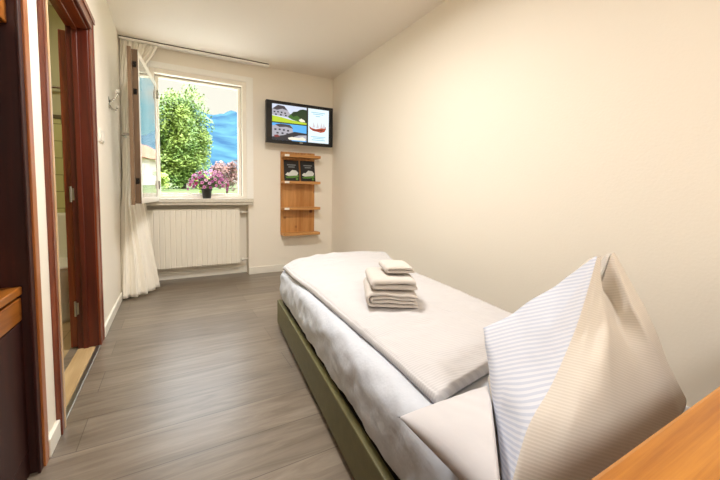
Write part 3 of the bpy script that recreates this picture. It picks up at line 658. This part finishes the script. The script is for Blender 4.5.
# ------------------------------------------------------------------ towels: folded strips with rounded bends
def folded_towel(name, lab, width, depth, layers, th, loc, rz, seed, parent_group, gap=0.0015, sagx=0.0, roll=False):
    """layers zig-zag across the width; each layer th thick, extruded along the depth"""
    bm = B(); nd = 16
    for ply in range(layers // 2 if layers % 2 == 0 else layers // 2 + 1):
        # each ply is a U lying on its side, closed end to the left; inner plies nest in the outer ones
        pit = th + gap; zb = th / 2 + ply * pit; zt = th / 2 + (layers - 1 - ply) * pit; r = (zt - zb) / 2
        xr_ = width / 2 - 0.004 * ((ply * 5 + seed) % 4); xl_ = -width / 2 + th / 2 + ply * pit + r * 0.75
        path = [Vector((xr_ + (xl_ - xr_) * i / 14, zb)) for i in range(15)]
        if r > 1e-6:
            for a in range(1, 8): 
                q = -PI / 2 - PI * a / 8; path.append(Vector((xl_ + r * 0.9 * math.cos(q), zb + r + r * math.sin(q))))
            path += [Vector((xl_ + (xr_ - 0.006 - xl_) * i / 14, zt)) for i in range(15)]
        rings = []
        for j in range(nd + 1):
            y = -depth / 2 + depth * j / nd; edge = min(j, nd - j)
            tt = th * (0.55, 0.9, 1.0)[min(edge, 2)]
            L_, R__ = [], []
            for i, p in enumerate(path):
                a = path[max(i - 1, 0)]; c = path[min(i + 1, len(path) - 1)]; d = (c - a).normalized(); nn = Vector((-d.y, d.x))
                zz = min(p.y / 0.03, 1)
                off = zz * (0.0055 * nz((p.x * 1.5, y, p.y * 2), 11, seed) + 0.008 * nz((p.x, y * .5, p.y), 5, seed + 4)) - zz * 0.006 * (abs(p.x) / (width / 2)) ** 3 * (1 if p.x > 0 else 0)
                yy = y + 0.005 * nz((p.x * 1.2, p.y * 9, seed), 11, seed)
                h = tt / 2 * (0.8 if i in (0, len(path) - 1) else 1)
                L_.append(bm.verts.new((p.x + nn.x * h, yy, max(p.y + nn.y * h + off, 0)))); R__.append(bm.verts.new((p.x - nn.x * h, yy, max(p.y - nn.y * h + off, 0))))
            rings.append(L_ + R__[::-1])
        m_ = len(rings[0]); h_ = m_ // 2
        for j in range(nd):
            for k in range(m_): bm.faces.new((rings[j][k], rings[j][(k + 1) % m_], rings[j + 1][(k + 1) % m_], rings[j + 1][k]))
        for rg in (rings[0], rings[-1]):
            for k in range(h_ - 1): bm.faces.new((rg[k], rg[k + 1], rg[m_ - 2 - k], rg[m_ - 1 - k]))
    o = obj(name, bm, towel_m, smooth=True); o.location = loc; o.rotation_euler = (0, 0, rz)
    tag(o, lab, 'towel', parent_group); return o
tz = max(p.z for p in DTOP if (p.x - 0.873) ** 2 + (p.y - 1.155) ** 2 < 0.18 ** 2) + 0.0005; tr = math.radians(-30)
tc_ = Vector((0.873, 1.155, 0))
folded_towel('bath_towel', 'big folded white bath towel at the bottom of the towel stack', 0.215, 0.29, 4, 0.0135, tc_ + Vector((0, 0, tz)), tr, 1, 'towels on the duvet')
folded_towel('bath_towel', 'thick folded white towel in the middle of the towel stack', 0.195, 0.27, 2, 0.0225, tc_ + Vector((0.005, 0.006, tz + 0.0665)), tr + .05, 5, 'towels on the duvet')
folded_towel('hand_towel', 'small folded white face towel on top of the towel stack', 0.125, 0.16, 2, 0.014, tc_ + Vector((0.034, 0.0, tz + 0.1215)), tr + .12, 8, 'towels on the duvet')

# ------------------------------------------------------------------ pillows
def cushion(name, W_, D_, T_, m, seed, dent=None):
    bm = B(); n = 100; tp = []; bt = []
    for j in range(n + 1):
        a, c = [], []
        for i in range(n + 1):
            u = -1 + 2 * i / n; v = -1 + 2 * j / n
            h = ((1 - abs(u) ** 2.6) * (1 - abs(v) ** 2.6)) ** 0.5
            pin = 1 - 0.05 * (1 - abs(v) ** 2) * abs(u) ** 4; pin2 = 1 - 0.05 * (1 - abs(u) ** 2) * abs(v) ** 4
            x, y = u * W_ / 2 * pin, v * D_ / 2 * pin2
            w_ = 0.006 * nz((x, y, 0), 9, seed) + 0.004 * nz((x * 2, y, 0), 18, seed + 2)
            zt_, zb_ = T_ / 2 + h * (T_ / 2 + w_), T_ / 2 - h * T_ / 2
            if dent is not None:      # pressed down by the pillow standing on it
                k_ = min(max((dent(x, y) + 0.0178) / 0.0145, 0), 1); k_ = k_ * k_ * (3 - 2 * k_)
                zt_ = zt_ * (1 - k_) + min(zt_, 0.026) * k_; zb_ = min(zb_, zt_ - 0.003)
            a.append(bm.verts.new((x, y, zt_)))
            c.append(bm.verts.new((x, y, max(zb_, 0))) if 0 < i < n and 0 < j < n else a[-1])
        tp.append(a); bt.append(c)
    for j in range(n):
        for i in range(n):
            bm.faces.new((tp[j][i], tp[j][i + 1], tp[j + 1][i + 1], tp[j + 1][i]))
            try: bm.faces.new((bt[j][i], bt[j + 1][i], bt[j + 1][i + 1], bt[j][i + 1]))
            except ValueError: pass
    return obj(name, bm, m, smooth=True)
cu1 = cushion("pillow", 0.60, 0.37, 0.125, pillow_m, 3, lambda x, y: (x + 0.695 - 0.455) * 0.68 - (y + 0.295 - 0.29 - 0.06 * x) * 0.733)
cu1.location = (0.695, 0.295, 0.4290); cu1.rotation_euler = (0, 0, BR_ + 0.05)
tag(cu1, 'white pillow lying flat beneath the propped up pillow', 'pillow', 'pillows')

# propped pillow: loft through hand laid ridge lines, bottom to top
CV = {
 'ridge': [(0.452, 0.292, 0.470), (0.528, 0.312, 0.553), (0.631, 0.33, 0.6), (0.758, 0.355, 0.684), (0.876, 0.38, 0.808)],
 'f1': [(0.520, 0.245, 0.462), (0.566, 0.272, 0.552), (0.656, 0.295, 0.608), (0.789, 0.34, 0.678), (0.898, 0.382, 0.808)],
 'f2': [(0.660, 0.225, 0.462), (0.687, 0.262, 0.572), (0.752, 0.295, 0.632), (0.847, 0.345, 0.699), (0.916, 0.392, 0.772)],
 'crease': [(0.880, 0.248, 0.480), (0.900, 0.305, 0.590), (0.940, 0.355, 0.650), (0.965, 0.395, 0.705), (0.938, 0.410, 0.725)],
 'r1': [(0.955, 0.25, 0.480), (0.949, 0.285, 0.588), (0.942, 0.315, 0.662), (0.948, 0.355, 0.735), (0.959, 0.388, 0.807)],
 'sil': [(1.105, 0.285, 0.466), (1.096, 0.315, 0.539), (1.083, 0.345, 0.624), (1.068, 0.375, 0.705), (0.995, 0.395, 0.802)],
 'rb': [(1.12, 0.36, 0.466), (1.10, 0.37, 0.56), (1.07, 0.385, 0.65), (1.04, 0.40, 0.735), (0.99, 0.410, 0.800)],
 'back': [(1.06, 0.470, 0.466), (1.045, 0.465, 0.580), (1.02, 0.450, 0.67), (0.99, 0.44, 0.725), (0.958, 0.420, 0.760)],
 'b2': [(0.92, 0.540, 0.466), (0.94, 0.515, 0.580), (0.945, 0.48, 0.67), (0.94, 0.455, 0.70), (0.932, 0.425, 0.730)],
 'b3': [(0.72, 0.530, 0.475), (0.78, 0.530, 0.590), (0.83, 0.490, 0.66), (0.87, 0.448, 0.73), (0.900, 0.408, 0.795)],
 'lc': [(0.543, 0.37, 0.475), (0.655, 0.5, 0.633), (0.733, 0.475, 0.666), (0.823, 0.44, 0.73), (0.89, 0.392, 0.804)],
 'l1': [(0.493, 0.33, 0.470), (0.584, 0.395, 0.561), (0.667, 0.39, 0.623), (0.759, 0.385, 0.704), (0.878, 0.383, 0.808)],
}
keys = ['ridge', 'f1', 'f2', 'crease', 'r1', 'sil', 'rb', 'back', 'b2', 'b3', 'lc', 'l1']
rowsP = []; NVp = 44; SUB = 8
for j in range(NVp + 1):
    v = j / NVp
    ring0 = [(interp if k == 'lc' else smooth_curve)([Vector(q) for q in CV[k]], v) for k in keys]
    ring = []; n = len(ring0)
    for i in range(n):
        sharp = keys[i] in ('ridge', 'lc', 'crease') or keys[(i + 1) % n] in ('ridge', 'lc', 'crease')
        for s_ in range(SUB):
            f = s_ / SUB
            lin_ = ring0[i].lerp(ring0[(i + 1) % n], f)
            p0, p1, p2, p3 = ring0[i - 1], ring0[i], ring0[(i + 1) % n], ring0[(i + 2) % n]
            cat = 0.5 * ((2 * p1) + (p2 - p0) * f + (2 * p0 - 5 * p1 + 4 * p2 - p3) * f * f + (3 * p1 - p0 - 3 * p2 + p3) * f ** 3)
            ring.append(lin_.lerp(cat, 0.05 if sharp else 0.9))
    rowsP.append(ring)
b = B(); M_ = len(rowsP[0]); vr = []
cen = [sum((p for p in r), Vector()) / M_ for r in rowsP]
for j, r in enumerate(rowsP):
    row = []
    for i, p in enumerate(r):
        out = (p - cen[j]); out.z = 0; out = out.normalized() if out.length > 1e-6 else out
        w_ = 0.010 * nz((p.x * 1.6, p.y * 1.6, p.z * .7), 7, 2) + 0.004 * nz((p.x * 2, p.y * 2, p.z), 15, 6)
        sg = i / SUB
        if 0.6 < sg < 2.6: w_ += 0.005 * math.sin(sg * 5.2 + 6 * j / NVp) * (j / NVp)
        w_ *= math.sin(PI * min(max((j + 0.5) / (NVp + 3), 0), 1))
        if min(abs(sg - 0), abs(sg - 12)) < 0.3: w_ *= 0.3
        row.append(b.verts.new(p + out * w_))
    vr.append(row)
li0, li1 = 10 * SUB, 12 * SUB
for j in range(NVp):
    for i in range(M_):
        f = b.faces.new((vr[j][i], vr[j][(i + 1) % M_], vr[j + 1][(i + 1) % M_], vr[j + 1][i]))
        f.material_index = 1 if li0 <= i < li1 else 0
cb = b.verts.new(cen[0]); ct = b.verts.new(cen[-1] - Vector((0, 0, 0.075)))
for i in range(M_):
    b.faces.new((vr[0][(i + 1) % M_], vr[0][i], cb)); b.faces.new((vr[-1][i], vr[-1][(i + 1) % M_], ct))
str_r = stripes('pillow_warm_side_stripe', lin(218, 210, 199), lin(209, 201, 189), (0.42, 0.25, 0.88), 0.0055, 0.7, 0.15)  # warm, dim light of this side put into the linen colour
str_l = stripes('pillow_flap_lit_stripe', lin(216, 219, 228), lin(193, 200, 216), (-0.10, 0.42, 0.90), 0.0062, 0.7, 0.15)  # same linen, with bluish window light put into its colour
pp = obj('pillow', b, [str_r, str_l], smooth=True)
tag(pp, 'big white pillow propped up into two peaks with a striped flap', 'pillow', 'pillows')

# ------------------------------------------------------------------ honey oak shelf board at the head of the bed
t = thing('headboard_shelf', 'honey coloured wooden shelf board at the head of the bed', 'shelf', (0.9, -0.06, 0))
b = B(); box(b, -0.95, 0.955, -0.25, 0.185, 0.685, 0.72); obj('board', b, oak, t, bevel=0.004)
for x in (-0.93, 0.91):
    b = B(); box(b, x, x + 0.03, -0.22, -0.06, 0, 0.685); obj('leg_panel', b, oak, t, bevel=0.003)
b = B(); box(b, -0.90, 0.91, -0.22, -0.195, 0.25, 0.685); obj('rear_panel', b, oak, t)

# ---- ceiling lamps, added out of view to brighten the room
glow = em('fill_lamp_glow', (1, 0.90, 0.76, 1), 2.0)
def added_ceiling_lamp(x, y, watts, lab):
    t = thing('added_ceiling_lamp', lab, 'lamp', (x, y, H))
    b = B(); lathe(b, [(0.24, 0), (0.24, -0.025), (0.23, -0.03)], 40); obj('base', b, white_gloss, t, True)
    b = B(); lathe(b, [(0.225, -0.028), (0.22, -0.05), (0.18, -0.075), (0.10, -0.09), (0.01, -0.094)], 40); obj('diffuser', b, glow, t, True)
    la = bpy.data.lights.new('lamp_fill', 'AREA'); la.shape = 'DISK'; la.size = 0.46; la.energy = watts; la.color = (1, 0.975, 0.94)
    lo_ = bpy.data.objects.new('lamp_fill', la); C.objects.link(lo_); lo_.parent = t; lo_.location = (0, 0, -0.10)
added_ceiling_lamp(0.50, 1.65, FILL_W, 'added round white ceiling lamp above the bed, out of view')
added_ceiling_lamp(0.45, -1.10, FILL_BACK_W, 'added round white ceiling lamp by the room entrance, out of view')  # second added lamp, behind the camera, evens out the lighting

# ------------------------------------------------------------------ outside: lawn, trees, houses, mountains
b = B(); nx, ny = 60, 60; g = []
def gz(x, y):
    yy = max(y - 4.04, 0)
    return 0.30 + min(yy, 12) * 0.045 + max(yy - 12, 0) * 0.040 + 0.05 * nz((x, y, 0), 0.35, 2)
for j in range(ny + 1):
    row = []
    y = 4.04 + 200 * (j / ny) ** 2
    for i in range(nx + 1):
        x = (-1 + 2 * i / nx) * (6 + (y - 4) * 1.2)
        row.append(b.verts.new((x, y, gz(x, y))))
    g.append(row)
for j in range(ny):
    for i in range(nx): b.faces.new((g[j][i], g[j][i + 1], g[j + 1][i + 1], g[j + 1][i]))
lawn = obj('ground_lawn', b, mat('grass', lin(58, 72, 22), 0.9, col2=lin(88, 96, 38), nscale=1.2, scale=(1, 1, 1)), smooth=True, kind='structure')
b = B(); box(b, -7, 8, 4.045, 9.5, 0.1, 0.40); struct('ground_bounce_terrace', b, brick_mat('pale_bounce_paving', lin(224, 216, 204), lin(214, 205, 192), lin(180, 172, 160), 0.6, 0.4, 0.006, 0.8, 'xy'))  # unseen pale terrace, added to bounce neutral light onto the ceiling
def crown(name, c, rad, n, m, seed, size, parent, lumps=26):
    R = random.Random(seed); b = B(); cs = []
    for k in range(lumps):
        d = Vector((R.gauss(0, 1), R.gauss(0, 1), R.gauss(0, 1))).normalized() * R.uniform(0.3, 0.78)
        cs.append((Vector((d.x * rad[0], d.y * rad[1], d.z * rad[2])), R.uniform(0.24, 0.40)))
    for k in range(n):
        cc, lr = R.choice(cs)
        d = Vector((R.gauss(0, 1), R.gauss(0, 1), R.gauss(0, 1) + .25)).normalized() * lr * (R.random() ** 0.35)
        p = cc + Vector((d.x * rad[0], d.y * rad[1], d.z * rad[2]))
        a = Vector((R.gauss(0, 1), R.gauss(0, 1), R.gauss(0, .6))).normalized() * size * R.uniform(.7, 1.3); o_ = a.orthogonal().normalized() * size * .55
        b.faces.new([b.verts.new(Vector(c) + p + q) for q in (-a, o_, a, -o_)])
    return obj(name, b, m, parent)
bark = mat('bark', lin(84, 66, 50), 0.9, bump=0.4, bscale=20)
leaf_g = mat('tree_leaf', lin(76, 110, 34), 0.6, col2=lin(156, 168, 76), nscale=0.9, scale=(1, 1, 1), lo=.3, hi=.7)
t = thing('tree', 'big bushy green tree standing on the lawn outside the window', 'tree', (0, 0, 0))
tx, ty = 0.75, 26.0; tzb = gz(tx, ty)
b = B(); tube(b, [(tx, ty, tzb - .1), (tx + .05, ty, tzb + 1.2), (tx - .1, ty, tzb + 3)], [.28, .2, .12])
for k in range(5): tube(b, [(tx, ty, tzb + 1 + .25 * k), (tx + math.cos(k * 2.2) * 1.1, ty + math.sin(k * 2.2) * .8, tzb + 2.6 + .5 * k)], [.09, .03])
obj('trunk', b, bark, t)
crown('foliage', (tx, ty, 5.3), (2.3, 2.0, 4.2), 15000, leaf_g, 5, 0.12, t, 60)
crown('foliage', (tx, ty, 2.9), (2.75, 2.0, 2.4), 8000, leaf_g, 6, 0.12, t, 34)
def shrub(name, lab, x, y, h, r, m, seed, n=2600, cat='shrub'):
    t = thing(name, lab, cat, (0, 0, 0)); z = gz(x, y)
    b = B(); tube(b, [(x, y, z - .1), (x, y, z + h * .5)], [.07, .03]); obj('stem', b, bark, t)
    crown('foliage', (x, y, z + h * .55), (r, r * .8, h * .5), n, m, seed, 0.06, t, 18)
leaf_r = mat('red_leaf', lin(104, 60, 52), 0.6, col2=lin(150, 112, 96), nscale=2.0, scale=(1, 1, 1))
leaf_y = mat('yellow_green_leaf', lin(150, 176, 60), 0.6, col2=lin(214, 220, 120), nscale=2, scale=(1, 1, 1))
shrub('red_bush', 'reddish leaved bush right of the green tree outside', 2.55, 17.0, 1.75, 1.05, leaf_r, 11)
shrub('bush', 'small yellow green bush at the foot of the tree', 1.45, 16.0, 0.9, 0.55, leaf_y, 12)
shrub('bush', 'pale green bush left of the tree outside the window', -0.7, 22.0, 1.2, 0.9, leaf_y, 13)
shrub('bush', 'dark green bush farther right behind the red bush', 6.2, 30.0, 2.0, 1.6, leaf_g, 14)
roofm = mat('roof_tile', lin(176, 96, 64), 0.8); wallm = mat('house_render', lin(232, 224, 208), 0.85); winm = mat('house_window', lin(60, 66, 78), 0.2)
def house(lab, x, y, w_, d_, h_, rot):
    z = gz(x, y) - 0.2
    t = thing('house', lab, 'house', (x, y, z), rot, 'houses beyond the lawn')
    b = B(); box(b, -w_ / 2, w_ / 2, -d_ / 2, d_ / 2, 0, h_); obj('walls', b, wallm, t)
    b = B(); prism(b, [(-w_ / 2 - .4, h_ - .05), (w_ / 2 + .4, h_ - .05), (0, h_ + w_ * .3)], -d_ / 2 - .4, d_ / 2 + .4); obj('roof', b, roofm, t)
    for k in range(3):
        for q in (0.25, 0.62):
            b = B(); xx = -w_ / 2 + w_ * (k + .5) / 3; box(b, xx - .4, xx + .4, -d_ / 2 - .03, -d_ / 2 + .02, h_ * q, h_ * q + 1.1); obj('window', b, winm, t)
house('white house with orange roof far off, right of the tree', 17.5, 120, 8, 8, 3.2, .3)
house('second white house far off at the right of the window', 21.5, 135, 9, 8, 3.0, -.2)
house('orange roofed house mirrored in the open window sash', 13.5, 40, 7, 8, 3.0, .25)
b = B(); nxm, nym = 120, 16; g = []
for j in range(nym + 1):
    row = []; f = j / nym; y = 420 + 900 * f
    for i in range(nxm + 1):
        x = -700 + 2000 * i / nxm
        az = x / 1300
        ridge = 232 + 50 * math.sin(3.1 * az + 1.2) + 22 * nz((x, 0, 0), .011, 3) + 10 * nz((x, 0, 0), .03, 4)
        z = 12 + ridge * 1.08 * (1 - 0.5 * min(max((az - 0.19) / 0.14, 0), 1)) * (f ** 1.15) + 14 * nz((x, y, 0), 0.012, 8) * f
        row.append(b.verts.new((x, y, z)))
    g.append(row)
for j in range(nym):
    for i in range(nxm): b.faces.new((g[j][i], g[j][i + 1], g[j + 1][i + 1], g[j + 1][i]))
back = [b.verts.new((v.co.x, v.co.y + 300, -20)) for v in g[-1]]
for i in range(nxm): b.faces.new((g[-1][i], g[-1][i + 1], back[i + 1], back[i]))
mo = obj('mountains', b, mat('blue_haze_slope', lin(24, 54, 76), 0.95, col2=lin(52, 86, 94), nscale=0.012, scale=(1, 1, 1.5), spec=0.05), smooth=True, kind='structure')  # aerial haze is put into the slope colour as blue
